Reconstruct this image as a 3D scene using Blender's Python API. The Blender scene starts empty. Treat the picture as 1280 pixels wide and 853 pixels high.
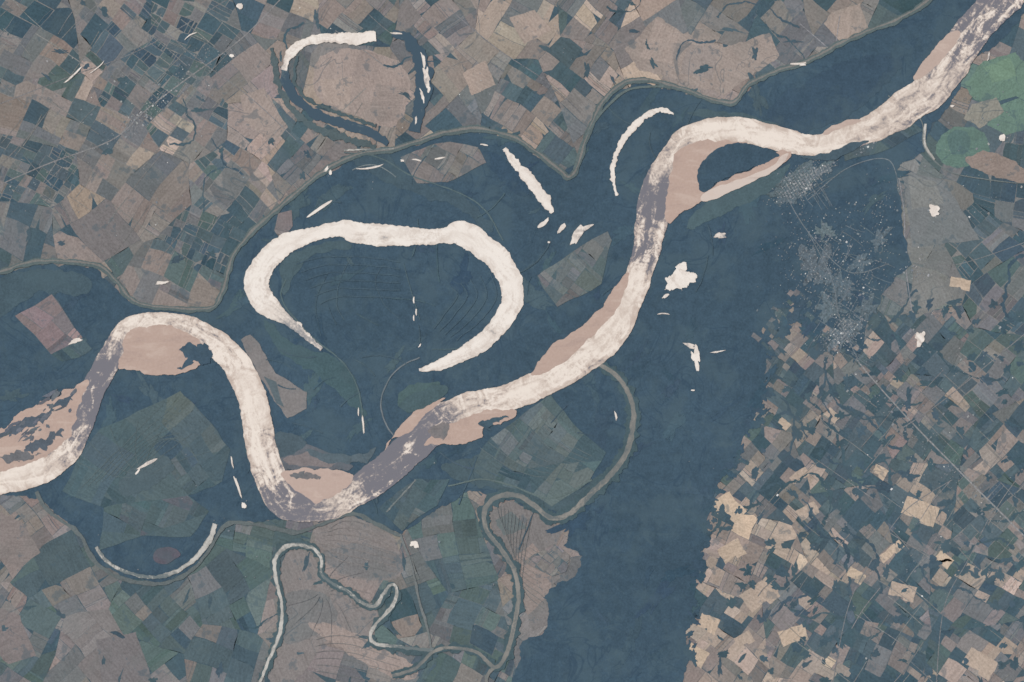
import bpy, math, random
from mathutils import Vector, noise, geometry
random.seed(7)
U=0.1
ZS=0.3
def P(x,y): return ((x-640)*U,(426.5-y)*U)
def lin(c):
    r=[]
    for v in c:
        v=v/255.0
        r.append(v/12.92 if v<=0.04045 else ((v+0.055)/1.055)**2.4)
    return r
def n2(x,y,s=1.0,o=3,z=0.0):
    return noise.fractal(Vector((x*s,y*s,z)),0.9,2.1,o)

# ---------------------------------------------------------------- materials
def base_nodes(name):
    m=bpy.data.materials.new(name); m.use_nodes=True
    nt=m.node_tree; b=nt.nodes['Principled BSDF']
    return m,nt,b
def N(nt,t,**k):
    n=nt.nodes.new(t)
    for a,v in k.items(): setattr(n,a,v)
    return n
def mathn(nt,op,a,b=None,c=None,clamp=False):
    n=nt.nodes.new('ShaderNodeMath'); n.operation=op; n.use_clamp=clamp
    for i,v in enumerate((a,b,c)):
        if v is None: continue
        if hasattr(v,'links'): nt.links.new(v,n.inputs[i])
        else: n.inputs[i].default_value=v
    return n.outputs[0]
def noise_out(nt,vec,scale,detail=4,rough=0.6,dist=0.0):
    n=nt.nodes.new('ShaderNodeTexNoise'); n.noise_dimensions='2D'
    nt.links.new(vec,n.inputs['Vector'])
    n.inputs['Scale'].default_value=scale
    n.inputs['Detail'].default_value=detail
    n.inputs['Roughness'].default_value=rough
    n.inputs['Distortion'].default_value=dist
    return n.outputs['Fac']
def mixc(nt,fac,a,b,blend='MIX'):
    n=nt.nodes.new('ShaderNodeMix'); n.data_type='RGBA'; n.blend_type=blend
    for s,v in ((n.inputs[0],fac),(n.inputs[6],a),(n.inputs[7],b)):
        if hasattr(v,'links'): nt.links.new(v,s)
        elif isinstance(v,(int,float)): s.default_value=v
        else: s.default_value=(*v,1)
    return n.outputs[2]
def sstep(nt,val,lo,hi,tolo=0.0,tohi=1.0):
    n=nt.nodes.new('ShaderNodeMapRange'); n.interpolation_type='SMOOTHSTEP'
    nt.links.new(val,n.inputs[0])
    n.inputs[1].default_value=lo;n.inputs[2].default_value=hi
    n.inputs[3].default_value=tolo;n.inputs[4].default_value=tohi
    return n.outputs[0]
def cen(nt,v,k): return mathn(nt,'MULTIPLY',mathn(nt,'SUBTRACT',v,0.5),k)

def land_mat(name,amp=0.25,fine=0.25,rows=0.0,veins=0.0,green=0.3,dark=(68,84,90),tint=(92,102,98),rough=0.95,big=0.05,mid=0.45,slough=0.0):
    m,nt,b=base_nodes(name)
    geo=N(nt,'ShaderNodeNewGeometry'); pos=geo.outputs['Position']
    att=N(nt,'ShaderNodeVertexColor'); att.layer_name='Col'
    col=att.outputs['Color']
    nb=noise_out(nt,pos,big,2,0.6)
    nm=noise_out(nt,pos,mid,4,0.7,0.0)
    nf=noise_out(nt,pos,3.6,2,0.8)
    f=mathn(nt,'ADD',cen(nt,nm,amp*2.4),1.0)
    f=mathn(nt,'ADD',f,cen(nt,nf,fine*3))
    f=mathn(nt,'ADD',f,cen(nt,nb,amp*1.6))
    if rows>0:
        uv=N(nt,'ShaderNodeUVMap'); uv.uv_map='UVMap'
        mp=N(nt,'ShaderNodeMapping'); mp.inputs['Scale'].default_value=(0.03,0.34,1)
        nt.links.new(uv.outputs[0],mp.inputs[0])
        rw=noise_out(nt,mp.outputs[0],1.0,3,0.7,0.0)
        f=mathn(nt,'ADD',f,cen(nt,rw,rows*3))
    comb=N(nt,'ShaderNodeCombineColor')
    for i in range(3): nt.links.new(f,comb.inputs[i])
    col=mixc(nt,1.0,col,comb.outputs[0],'MULTIPLY')
    if green>0:
        gt=noise_out(nt,pos,0.16,4,0.65,0.0)
        col=mixc(nt,mathn(nt,'MULTIPLY',sstep(nt,gt,0.48,0.66),green),col,lin(tint))
    if slough>0:
        # old flooded channels winding through the trees
        v=noise_out(nt,pos,0.11,4,0.5,1.4)
        r=mathn(nt,'ABSOLUTE',mathn(nt,'SUBTRACT',v,0.48))
        r1=mathn(nt,'MULTIPLY',sstep(nt,r,0.002,0.016,1.0,0.0),sstep(nt,nb,0.42,0.52))
        col=mixc(nt,mathn(nt,'MULTIPLY',r1,slough),col,lin((48,66,80)))
        r2=mathn(nt,'ABSOLUTE',mathn(nt,'SUBTRACT',v,0.56))
        r3=mathn(nt,'MULTIPLY',sstep(nt,r2,0.002,0.012,1.0,0.0),sstep(nt,nm,0.45,0.55))
        col=mixc(nt,mathn(nt,'MULTIPLY',r3,slough*.6),col,lin((78,94,98)))
    if veins>0:
        v=noise_out(nt,pos,0.17,3,0.55,0.6)
        r=mathn(nt,'ABSOLUTE',mathn(nt,'SUBTRACT',v,0.5))
        msk=sstep(nt,nb,0.46,0.56)
        r1=mathn(nt,'MULTIPLY',sstep(nt,r,0.002,0.010,1.0,0.0),msk)
        wl=sstep(nt,nm,0.60,0.66)
        k=mathn(nt,'MAXIMUM',r1,wl)
        col=mixc(nt,mathn(nt,'MULTIPLY',k,veins),col,lin(dark))
    nt.links.new(col,b.inputs['Base Color'])
    b.inputs['Roughness'].default_value=rough
    b.inputs['Specular IOR Level'].default_value=0.1
    return m
M_field=land_mat('farmland_soil_and_crops',0.17,0.19,0.16,0.5,0.14)
M_forest=land_mat('forest_canopy',0.22,0.19,0.0,0.0,0.4,tint=(76,92,96),mid=0.7)
M_flood=land_mat('flooded_forest_canopy',0.24,0.18,0.0,0.0,0.45,tint=(74,91,97),mid=0.8,slough=0.5)
M_plain=land_mat('levee_grass',0.15,0.2,0,0.0,0.2)
M_road=land_mat('gravel_road',0.3,0.35,0,0.5,0.1)
M_ground=land_mat('ground_soil',0.3,0.25,0,0.6,0.4)
M_roof=land_mat('roofing',0.1,0.2,0,0,0)
M_urban=land_mat('built_up_ground',0.5,0.45,0,0.75,0.0,dark=(68,84,92),mid=1.3)

def sand_mat():
    m,nt,b=base_nodes('river_sand')
    geo=N(nt,'ShaderNodeNewGeometry'); pos=geo.outputs['Position']
    att=N(nt,'ShaderNodeVertexColor'); att.layer_name='Col'
    mp=N(nt,'ShaderNodeMapping'); mp.inputs['Rotation'].default_value=(0,0,math.radians(-42)); mp.inputs['Scale'].default_value=(0.35,1.1,1)
    nt.links.new(pos,mp.inputs[0])
    s=noise_out(nt,mp.outputs[0],0.7,5,0.6,0.4)
    f=noise_out(nt,pos,3.0,3,0.7)
    col=mixc(nt,sstep(nt,s,0.53,0.72,0,0.4),att.outputs['Color'],lin((192,172,156)))
    col=mixc(nt,sstep(nt,s,0.30,0.46,0.35,0.0),col,lin((148,127,117)))
    col=mixc(nt,sstep(nt,f,0.35,0.75,0.0,0.2),col,lin((194,173,158)))
    nt.links.new(col,b.inputs['Base Color']); b.inputs['Roughness'].default_value=0.9
    b.inputs['Specular IOR Level'].default_value=0.2
    return m
M_sand=sand_mat()

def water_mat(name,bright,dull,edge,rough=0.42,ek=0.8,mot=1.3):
    # silty, wind-ruffled water; sun glint painted in as the bright colour, dull where absent
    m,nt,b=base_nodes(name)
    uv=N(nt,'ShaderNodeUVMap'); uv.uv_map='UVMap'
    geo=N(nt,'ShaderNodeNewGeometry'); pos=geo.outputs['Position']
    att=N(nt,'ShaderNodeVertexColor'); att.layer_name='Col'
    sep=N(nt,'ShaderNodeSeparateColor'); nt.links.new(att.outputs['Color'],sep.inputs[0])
    no_glint=sep.outputs[0]; shore=sep.outputs[1]  # red channel marks where the painted glint gives way to grey
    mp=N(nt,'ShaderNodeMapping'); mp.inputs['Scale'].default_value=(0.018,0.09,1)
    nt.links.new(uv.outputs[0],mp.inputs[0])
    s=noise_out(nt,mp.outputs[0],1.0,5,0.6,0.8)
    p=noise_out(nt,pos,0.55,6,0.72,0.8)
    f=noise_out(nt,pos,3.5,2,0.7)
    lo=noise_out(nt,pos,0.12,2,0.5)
    act=mathn(nt,'ADD',mathn(nt,'MULTIPLY',sstep(nt,lo,0.4,0.62),0.6),mathn(nt,'ADD',mathn(nt,'MULTIPLY',no_glint,0.7),0.35))
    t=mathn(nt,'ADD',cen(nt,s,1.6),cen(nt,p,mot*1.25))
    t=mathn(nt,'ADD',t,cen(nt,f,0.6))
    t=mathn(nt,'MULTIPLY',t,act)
    t2=mathn(nt,'ADD',t,no_glint)
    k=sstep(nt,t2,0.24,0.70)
    warm=sstep(nt,mathn(nt,'ADD',t,mathn(nt,'MULTIPLY',no_glint,0.7)),-0.14,0.34,0.0,0.8)
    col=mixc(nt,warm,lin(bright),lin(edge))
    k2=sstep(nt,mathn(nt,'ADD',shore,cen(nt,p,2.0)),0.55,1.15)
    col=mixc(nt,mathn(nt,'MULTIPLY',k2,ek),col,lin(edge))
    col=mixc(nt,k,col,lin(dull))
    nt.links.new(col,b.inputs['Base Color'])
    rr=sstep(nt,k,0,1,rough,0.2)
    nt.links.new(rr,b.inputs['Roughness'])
    b.inputs['IOR'].default_value=1.33
    bp=N(nt,'ShaderNodeBump'); bp.inputs['Strength'].default_value=0.2; bp.inputs['Distance'].default_value=0.03
    nt.links.new(f,bp.inputs['Height']); nt.links.new(bp.outputs[0],b.inputs['Normal'])
    return m
M_river=water_mat('silty_glint_river_water',(216,202,186),(112,109,112),(176,157,141))  # cream is sun glint painted over the silt colour
M_lake=water_mat('oxbow_lake_water',(219,208,194),(140,137,134),(190,175,160),ek=.55,mot=0.9)  # pale cream again paints the glint into the lake colour
M_creek=water_mat('creek_water',(182,176,165),(102,109,107),(124,122,114))
M_muddy=water_mat('muddy_creek_water',(130,125,116),(98,103,101),(104,104,98))
M_dark=water_mat('dark_pond_water',(70,88,94),(62,79,89),(76,90,93))

# ---------------------------------------------------------------- mesh builder
class MB:
    def __init__(s): s.v=[];s.f=[];s.c=[];s.uv=[]
    def face(s,pts,z,col,uvs=None,cols=None):
        i=len(s.v)
        for p in pts: s.v.append((*P(*p),z))
        s.f.append(list(range(i,i+len(pts))))
        for j,p in enumerate(pts):
            s.c.append((*(cols[j] if cols else col),1))
            s.uv.append(uvs[j] if uvs else (p[0],p[1]))
    def build(s,name,mat):
        if not s.f: return
        me=bpy.data.meshes.new(name); me.from_pydata([(a,b,c*ZS) for a,b,c in s.v],[],s.f)
        ca=me.color_attributes.new('Col','FLOAT_COLOR','CORNER')
        ca.data.foreach_set('color',[x for c in s.c for x in c])
        u=me.uv_layers.new(name='UVMap')
        u.data.foreach_set('uv',[x for c in s.uv for x in c])
        me.update()
        me.materials.append(mat)
        o=bpy.data.objects.new(name,me); bpy.context.collection.objects.link(o)
        return o
def area(p): return sum(p[i-1][0]*p[i][1]-p[i][0]*p[i-1][1] for i in range(len(p)))/2
def inside(p,poly):
    x,y=p; r=False; j=len(poly)-1
    for i in range(len(poly)):
        a=poly[i];b=poly[j]
        if (a[1]>y)!=(b[1]>y) and x<(b[0]-a[0])*(y-a[1])/(b[1]-a[1]+1e-9)+a[0]: r=not r
        j=i
    return r
def cr(pts,closed=False,step=2.5):
    n=len(pts); out=[]
    rng=range(n) if closed else range(n-1)
    for i in rng:
        if closed: q=[pts[(i+k)%n] for k in (-1,0,1,2)]
        else: q=[pts[max(i-1,0)],pts[i],pts[i+1],pts[min(i+2,n-1)]]
        d=math.dist(q[1][:2],q[2][:2]); m=max(1,int(d/step))
        for k in range(m):
            t=k/m
            out.append(tuple(0.5*((2*b)+(c-a)*t+(2*a-5*b+4*c-d_)*t*t+(-a+3*b-3*c+d_)*t**3) for a,b,c,d_ in zip(*q)))
    if not closed: out.append(tuple(pts[-1]))
    return out
def lin_resample(pts,step,closed=True):
    out=[];n=len(pts)
    for i in range(n if closed else n-1):
        a=pts[i];b=pts[(i+1)%n];m=max(1,int(math.dist(a,b)/step))
        for k in range(m): out.append((a[0]+(b[0]-a[0])*k/m,a[1]+(b[1]-a[1])*k/m))
    return out
def rough_outline(pts,amp,scale,smooth=True,step=2.5,seed=0):
    o=cr([p[:2] for p in pts],True,step) if smooth else lin_resample(pts,step)
    r=[]
    for x,y in o:
        r.append((x+amp*n2(x,y,scale,4,seed+3.3),y+amp*n2(x,y,scale,4,seed+9.1)))
    return r
def fill(mb,outline,z,col,ang=None):
    vs=[Vector(p) for p in outline]
    if area(outline)<0: vs.reverse()
    r=geometry.delaunay_2d_cdt(vs,[],[list(range(len(vs)))],1,1e-4)
    cv=[(v.x,v.y) for v in r[0]]
    a=random.uniform(0,3.14) if ang is None else ang
    ca,sa=math.cos(a),math.sin(a)
    base=len(mb.v)
    for v in cv: mb.v.append((*P(*v),z))
    for f in r[2]:
        pts=[cv[i] for i in f]
        f=list(f)
        if area(pts)>0: f.reverse()
        mb.f.append([base+i for i in f])
        for i in f:
            mb.c.append((*col,1)); mb.uv.append((cv[i][0]*ca+cv[i][1]*sa,-cv[i][0]*sa+cv[i][1]*ca))
def poly(mb,pts,z,col,amp=3,scale=0.08,smooth=True,step=2.5,seed=0):
    fill(mb,rough_outline(pts,amp,scale,smooth,step,seed),z,col)
def blob(mb,cx,cy,rx,ry,ang,z,col,amp=0.35,k=1.1,seed=None):
    seed=random.random()*100 if seed is None else seed
    a=math.radians(ang);pts=[];n=max(18,int((rx+ry)*2.2))
    bend=random.uniform(-.25,.25)*max(rx,ry)
    for i in range(n):
        t=2*math.pi*i/n
        r=1+amp*1.3*noise.fractal(Vector((math.cos(t)*k,math.sin(t)*k,seed)),0.9,2.2,3)
        r=max(r,0.15)
        x=rx*r*math.cos(t);y=ry*r*math.sin(t)
        if rx>=ry: y+=bend*(x/rx)**2*.6
        else: x+=bend*(y/ry)**2*.6
        pts.append((cx+x*math.cos(a)-y*math.sin(a),cy+x*math.sin(a)+y*math.cos(a)))
    fill(mb,pts,z,col)
def ribbon(mb,pts,z,col,amp=0.1,cross=1,step=3,nscale=0.06,no_glint=None,seed=0.0,wn=0.0,absn=0.0):
    if no_glint: pts=[(*p,c) for p,c in zip(pts,no_glint)]
    c=cr(pts,False,step); L=0; rows=[]
    for i,p in enumerate(c):
        a=c[max(i-1,0)];b=c[min(i+1,len(c)-1)]
        dx,dy=b[0]-a[0],b[1]-a[1];d=math.hypot(dx,dy) or 1
        nx,ny=-dy/d,dx/d
        if i: L+=math.dist(p[:2],c[i-1][:2])
        w=max(p[2],0.2)/2
        wl=w*(1+amp*2*n2(L,0,nscale,4,seed))+absn*n2(L,7,.25,3,seed); wr=w*(1+amp*2*n2(L,50,nscale,4,seed+5))+absn*n2(L,17,.25,3,seed)
        ox=wn*n2(L,20,0.02,3,seed)
        row=[]
        for k in range(cross+1):
            t=k/cross; o=-wl+(wl+wr)*t+ox
            cc=col
            if no_glint is not None:
                e=abs(2*t-1); cc=(max(p[3],0),e,0)
            row.append(((p[0]+nx*o,p[1]+ny*o),(L,-w+2*w*t),cc))
        rows.append(row)
    for r0,r1 in zip(rows,rows[1:]):
        for k in range(cross):
            q=[r0[k],r0[k+1],r1[k+1],r1[k]]
            if area([t[0] for t in q])>0: q.reverse()
            mb.face([t[0] for t in q],z,None,[t[1] for t in q],[t[2] for t in q])

# ---------------------------------------------------------------- ground
g=MB()
for i in range(-3,4):
    for j in range(-3,4):
        x0=640+i*900-450;y0=426+j*900-450
        g.face([(x0,y0+900),(x0+900,y0+900),(x0+900,y0),(x0,y0)],0,lin((96,100,102)))
g.build('ground',M_ground)

# ---------------------------------------------------------------- farmland
DK=(66,83,90);DK2=(79,92,96);GR=(105,106,105);GB=(120,114,109);BR=(133,122,114);TN=(153,138,125);LT=(173,154,138);VL=(194,172,148);GN=(82,96,94);GN2=(92,105,100)  # dark tones lifted, haze is mixed into these colours
PAL={
'N':[(DK,3.8),(GN,1),(DK2,1.8),(GR,2.4),(GB,3.2),(BR,2.8),(TN,1.7),(LT,.3)],
'ND':[(DK,5.4),(GN,1.2),(DK2,2.2),(GR,2.4),(GB,2),(BR,1.4)],
'NT':[(DK,.6),(DK2,.5),(GR,1.1),(GB,2.4),(BR,4),(TN,4.6),(LT,.9)],
'NM':[(DK,2.6),(GN,.4),(DK2,.9),(GR,1.8),(GB,3.2),(BR,3.6),(TN,2.5),(LT,.3)],
'E':[(DK,6.4),(DK2,2.6),(GN,.9),(GR,2),(GB,2.1),(BR,2.4),(TN,2.4),(LT,.9),(VL,.2)],
'ED':[(DK,6.4),(DK2,3.6),(GN,1.6),(GR,2.6),(GB,2),(BR,1.4),(TN,.7)],
'EB':[(DK,4.4),(DK2,1),(GB,1.5),(BR,2.4),(TN,3),(LT,2.5),(VL,1)],
'EG':[((92,101,102),2),((102,107,105),3),((114,113,109),3),((124,119,112),1)],
'G':[(DK2,2),((84,103,99),2),((92,112,102),1.6),((98,120,106),1),(BR,1.6),(GR,1.6)],
'S':[(DK,3.4),(DK2,2.4),(GN,2),(GN2,.6),(GR,2.5),(GB,2.6),(BR,2),(TN,.6)],
'ST':[(DK2,1),(GN,.5),(GR,2),(GB,3),(BR,4),(TN,1.8)],
'SG':[(DK,2.8),(DK2,3),(GN,2.8),(GN2,.9),(GR,2.2),(GB,1.3)],
}
LG=(122,119,114)
seeds=[
(40,50,32,14,46,'ND',.7,LG),(140,30,38,16,50,'N',.6,LG),(240,40,30,12,34,'ND',.9,LG),(190,100,34,10,26,'ND',.8,LG),(60,150,24,18,56,'N',.5,LG),
(150,200,30,16,44,'NM',.6,LG),(40,215,28,8,24,'ND',.8,LG),(240,150,36,12,34,'N',.8,LG),(110,290,55,24,70,'NM',.4,DK),(190,240,40,26,75,'NM',.4,DK),(30,300,20,24,60,'N',.4,DK),
(250,310,22,9,24,'ND',.8,LG),(220,350,20,18,46,'NM',.4,LG),(320,90,-40,24,64,'NM',.4,DK),(330,160,40,26,70,'NM',.4,DK),(350,10,25,18,50,'N',.4,LG),(380,190,38,16,44,'N',.5,DK),(290,230,40,12,34,'N',.7,LG),
(450,10,40,16,40,'N',.4,DK),(440,105,15,30,70,'NT',.4,DK),(540,30,50,14,46,'N',.4,DK),(560,110,45,18,52,'NM',.4,DK),(600,90,40,22,64,'NT',.4,DK),(650,30,30,24,60,'NT',.4,DK),(650,120,35,12,38,'N',.4,DK),(720,90,40,20,50,'NM',.4,DK),
(740,20,38,18,46,'N',.4,DK),(820,50,-30,34,90,'NT',.4,GR),(880,90,30,26,70,'NT',.4,DK),(900,20,35,20,50,'N',.4,DK),(980,40,40,18,50,'ND',.4,LG),(1050,20,35,20,54,'NM',.4,DK),(1040,100,42,20,56,'NM',.5,DK),(1120,50,30,24,70,'ED',.4,DK),
(1240,110,20,22,56,'G',.4,DK),(1250,30,20,16,44,'ED',.4,DK),(1200,190,30,24,60,'ED',.4,DK),(1270,230,10,16,44,'ED',.5,LG),(1160,245,20,24,60,'EG',.3,DK),(1220,310,42,14,38,'ED',.6,LG),(1160,350,25,20,50,'EG',.3,DK),
(1260,370,40,14,40,'ED',.6,LG),(1170,420,42,10,32,'E',.4,DK),(1090,460,42,9,28,'E',.4,DK),(1000,480,38,9,28,'E',.4,DK),(1240,460,44,12,36,'ED',.6,LG),(1160,520,40,9,30,'E',.4,DK),(1270,560,43,10,32,'E',.5,DK),
(1050,570,36,9,28,'E',.4,DK),(960,600,40,10,30,'E',.4,DK),(1150,630,30,11,34,'E',.4,DK),(1240,640,45,9,28,'ED',.6,LG),(1060,660,44,10,30,'E',.4,DK),(940,700,30,10,34,'EB',.4,DK),(900,790,38,10,36,'EB',.4,DK),(1010,770,35,10,32,'E',.4,DK),
(1120,740,40,11,32,'E',.4,DK),(1210,740,34,10,32,'E',.4,DK),(1090,830,30,10,34,'E',.4,DK),(1220,830,38,11,34,'E',.4,DK),(1350,450,42,10,30,'E',.4,DK),(1350,800,42,10,30,'E',.4,DK),(1350,150,30,14,40,'ED',.4,DK),(980,930,40,10,34,'EB',.4,DK),
(20,665,50,18,44,'ST',.4,DK),(80,720,60,18,54,'S',.4,DK),(30,790,35,16,56,'S',.4,DK),(110,820,50,22,60,'ST',.4,DK),(200,770,45,14,46,'SG',.4,DK),(180,840,50,16,52,'S',.4,DK),(290,740,60,22,66,'SG',.3,DK),(280,830,20,16,50,'S',.4,DK),
(450,690,30,34,100,'ST',.3,GR),(380,760,75,34,100,'ST',.3,GR),(430,830,20,34,90,'ST',.3,DK),(520,730,70,16,54,'S',.4,DK),(570,700,-10,16,50,'SG',.4,DK),(590,770,20,12,40,'SG',.4,GR),(550,850,30,14,44,'S',.4,DK),(650,670,35,24,70,'ST',.3,DK),(670,750,45,24,60,'ST',.3,DK),
(330,660,10,18,44,'SG',.4,DK),(-80,100,30,16,50,'N',.4,LG),(-80,700,40,16,50,'S',.4,DK),(300,-90,30,16,50,'N',.4,LG),(700,-90,30,16,50,'N',.4,LG),(1100,-90,30,16,50,'ED',.4,LG),(300,950,30,16,50,'S',.4,LG),(-80,350,30,16,50,'N',.4,LG),
]
B=[(-280,-260),(1560,-260),(1560,1110),(-280,1110)]
def clip(poly_,nx,ny,d):
    out=[];n=len(poly_)
    for i in range(n):
        a=poly_[i];b=poly_[(i+1)%n]
        da=nx*a[0]+ny*a[1]-d;db=nx*b[0]+ny*b[1]-d
        if da<=0: out.append(a)
        if (da<0<db) or (db<0<da):
            t=da/(da-db);out.append((a[0]+(b[0]-a[0])*t,a[1]+(b[1]-a[1])*t))
    return out
def warp(p):
    x,y=p
    return (x+9*noise.noise(Vector((x*.012,y*.012,1.7)))+2.2*noise.noise(Vector((x*.07,y*.07,4.7))),
            y+9*noise.noise(Vector((x*.012,y*.012,8.2)))+2.2*noise.noise(Vector((x*.07,y*.07,6.7))))
def pick(pal,x,y):
    T=sum(w for _,w in pal)
    u=random.random()*.68+.32*(.5+1.1*noise.noise(Vector((x*.022,y*.022,33.3))))
    t=min(max(u,0),.999)*T
    for c,w in pal:
        t-=w
        if t<=0: return c
    return pal[-1][0]
def jit(c,a=6):
    k=random.uniform(-a,a); return tuple(min(255,max(0,v+k+random.uniform(-1.5,1.5))) for v in c)
fm=MB()
def put(mb,q,z,c,ang=None):
    if len(q)<3 or abs(area(q))<1.5: return
    if area(q)>0: q=q[::-1]
    d=lin_resample(q,12)
    a=ang if ang is not None else 0.6
    ca,sa=math.cos(a),math.sin(a);ou=random.uniform(0,900)
    mb.face([warp(p) for p in d],z,lin(c),[(p[0]*ca+p[1]*sa+ou,-p[0]*sa+p[1]*ca+ou) for p in d])
def bsp(x0,y0,x1,y1,mn,mx,out):
    w,h=x1-x0,y1-y0
    s=max(w,h)
    if s>mx or (s>mn*2 and random.random()<0.45):
        t=random.uniform(.33,.67)
        if w*random.uniform(.75,1.3)>h:
            xm=x0+w*t; bsp(x0,y0,xm,y1,mn,mx,out);bsp(xm,y0,x1,y1,mn,mx,out)
        else:
            ym=y0+h*t; bsp(x0,y0,x1,ym,mn,mx,out);bsp(x0,ym,x1,y1,mn,mx,out)
    else: out.append((x0,y0,x1,y1))
def patchwork(mb,cell,ang,mn,mx,pal,gap,z,strip=0.5):
    a=math.radians(ang);ca,sa=math.cos(a),math.sin(a)
    to=lambda p:(p[0]*ca+p[1]*sa,-p[0]*sa+p[1]*ca)
    fr=lambda p:(p[0]*ca-p[1]*sa,p[0]*sa+p[1]*ca)
    L=[to(p) for p in cell]
    x0=min(p[0] for p in L);x1=max(p[0] for p in L);y0=min(p[1] for p in L);y1=max(p[1] for p in L)
    out=[];bsp(x0,y0,x1,y1,mn,mx,out)
    n=len(L)
    if area(L)<0: L=L[::-1]
    for r in out:
        cx_,cy_=fr(((r[0]+r[2])/2,(r[1]+r[3])/2))
        col=jit(pick(pal,cx_,cy_),5); g_=gap*random.choice([.1,.3,.6,1,1])/2
        fa=a+random.choice([0,math.pi/2])+random.uniform(-.15,.15)
        rs=[r]
        if random.random()<strip and max(r[2]-r[0],r[3]-r[1])>12:
            k=random.randint(2,4)
            cuts=sorted([0]+[random.uniform(.12,.88) for _ in range(k-1)]+[1])
            if random.random()<.5: rs=[(r[0]+(r[2]-r[0])*cuts[i],r[1],r[0]+(r[2]-r[0])*cuts[i+1],r[3]) for i in range(k)]
            else: rs=[(r[0],r[1]+(r[3]-r[1])*cuts[i],r[2],r[1]+(r[3]-r[1])*cuts[i+1]) for i in range(k)]
        for b in rs:
            q=[(b[0]+g_,b[1]+g_),(b[2]-g_,b[1]+g_),(b[2]-g_,b[3]-g_),(b[0]+g_,b[3]-g_)]
            if min(b[2]-b[0],b[3]-b[1])<2.5*g_: continue
            if random.random()<.25:   # clipped corner: irregular field
                t=random.uniform(.5,.9); kx=random.randrange(4); A=q[kx];Bq=q[kx-1];Cq=q[(kx+1)%4]
                q=q[:kx]+[(Bq[0]+(A[0]-Bq[0])*t,Bq[1]+(A[1]-Bq[1])*t),(Cq[0]+(A[0]-Cq[0])*t,Cq[1]+(A[1]-Cq[1])*t)]+q[kx+1:]
            for i in range(n):
                A=L[i];Bp=L[(i+1)%n]
                ex,ey=Bp[0]-A[0],Bp[1]-A[1]
                q=clip(q,ey,-ex,ey*A[0]-ex*A[1])
                if len(q)<3: break
            if len(q)>=3: put(mb,[fr(p) for p in q],z,jit(col,8) if len(rs)>1 else col,fa)
track=MB()
for i,s in enumerate(seeds):
    cell=B[:]
    for j,t in enumerate(seeds):
        if i==j: continue
        nx,ny=t[0]-s[0],t[1]-s[1]
        d=(t[0]**2+t[1]**2-s[0]**2-s[1]**2)/2
        cell=clip(cell,nx,ny,d)
        if len(cell)<3: break
    if len(cell)<3: continue
    put(track,cell,0.02,s[7])
    patchwork(fm,cell,s[2],s[3],s[4],PAL[s[5]],s[6],0.04)
track.build('farm_track',M_field)
fm.build('farm_field',M_field)

# distinct large fields in the farmland
fx=MB(); fz=[0.055]
def F(pts,c,amp=1.5,smooth=False,z=0,seed=0):
    fz[0]+=.0007; poly(fx,pts,fz[0],lin(c),amp,0.09,smooth,3,seed)
F([(392,95),(400,72),(430,60),(470,66),(505,85),(512,110),(500,150),(478,158),(440,143),(400,125)],(149,134,124),3,True)
F([(450,62),(480,70),(470,100),(440,95)],(142,128,119));F([(400,100),(440,96),(436,140),(405,125)],(155,139,127));F([(470,105),(508,110),(498,150),(478,156),(462,140)],(141,128,119))
F([(636,22),(668,12),(690,38),(655,55)],(158,141,128));F([(578,92),(606,76),(620,105),(590,120)],(156,139,126))
F([(782,62),(822,20),(850,40),(905,60),(960,40),(975,70),(925,105),(905,120),(850,100),(800,88)],(144,131,121),3)
F([(820,24),(850,42),(838,80),(800,72)],(153,138,127));F([(860,55),(900,62),(890,100),(850,92)],(138,127,119))
F([(300,120),(330,110),(360,160),(340,180),(305,150)],(146,132,122))
F([(1040,15),(1075,5),(1085,35),(1052,55),(1030,30)],(152,137,125))
F([(990,95),(1030,85),(1060,120),(1020,145),(995,130)],(120,114,110))
F([(1204,108),(1228,78),(1270,65),(1290,90),(1290,116),(1240,128),(1218,124)],(98,119,104),3)
F([(1230,84),(1262,72),(1272,95),(1240,104)],(106,127,107),2)
F([(1170,180),(1192,160),(1228,163),(1236,190),(1205,210),(1177,202)],(92,113,102),3,True)
F([(1185,168),(1208,164),(1212,188),(1190,192)],(84,104,99),2,True)
F([(1215,130),(1245,122),(1256,140),(1225,160),(1205,148)],(134,129,117))
F([(1205,200),(1240,190),(1285,215),(1285,230),(1245,222)],(134,120,110),3,True)
F([(1128,215),(1180,225),(1225,300),(1140,310)],(112,114,112),1.5,False)
F([(1135,220),(1170,228),(1180,255),(1140,262)],(122,122,117),1.5,False)
F([(1140,330),(1170,340),(1195,375),(1140,400)],(118,117,112))
for (x,y,w,h,a) in [(950,745,42,30,-35),(915,690,30,22,-30),(1225,830,40,26,30),(1150,640,44,26,20),(905,630,26,20,-30),(992,795,34,22,-20),(885,780,24,20,20),(1000,595,24,12,-35),(1200,355,26,14,10),(1128,740,32,20,15),
                  (930,800,22,16,-30),(870,820,26,22,30),(1115,690,34,12,-40),(1010,640,26,16,-30),(918,640,22,22,40),(1040,520,18,12,40),(980,530,16,10,40),(1100,590,18,14,30),(1070,720,22,14,30),(1180,700,20,14,40)]:
    c=math.cos(math.radians(a));s=math.sin(math.radians(a));q=[]
    for u,v in ((-.5,-.5),(.5,-.5),(.5,.5),(.1,.5),(.05,.3),(-.5,.4)): q.append((x+w*u*c-h*v*s,y+w*u*s+h*v*c))
    F(q,random.choice([(178,158,137),(188,166,142),(168,150,133)]),1.5,False)
F([(392,655),(430,635),(480,655),(500,690),(500,720),(450,725),(410,705)],(125,118,113),3,True)
F([(405,690),(450,680),(500,695),(498,718),(450,722),(415,708)],(115,112,109),3,True)
F([(352,700),(385,690),(410,725),(470,760),(460,800),(420,790),(370,850),(330,870),(350,800)],(125,118,113),3,True)
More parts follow.
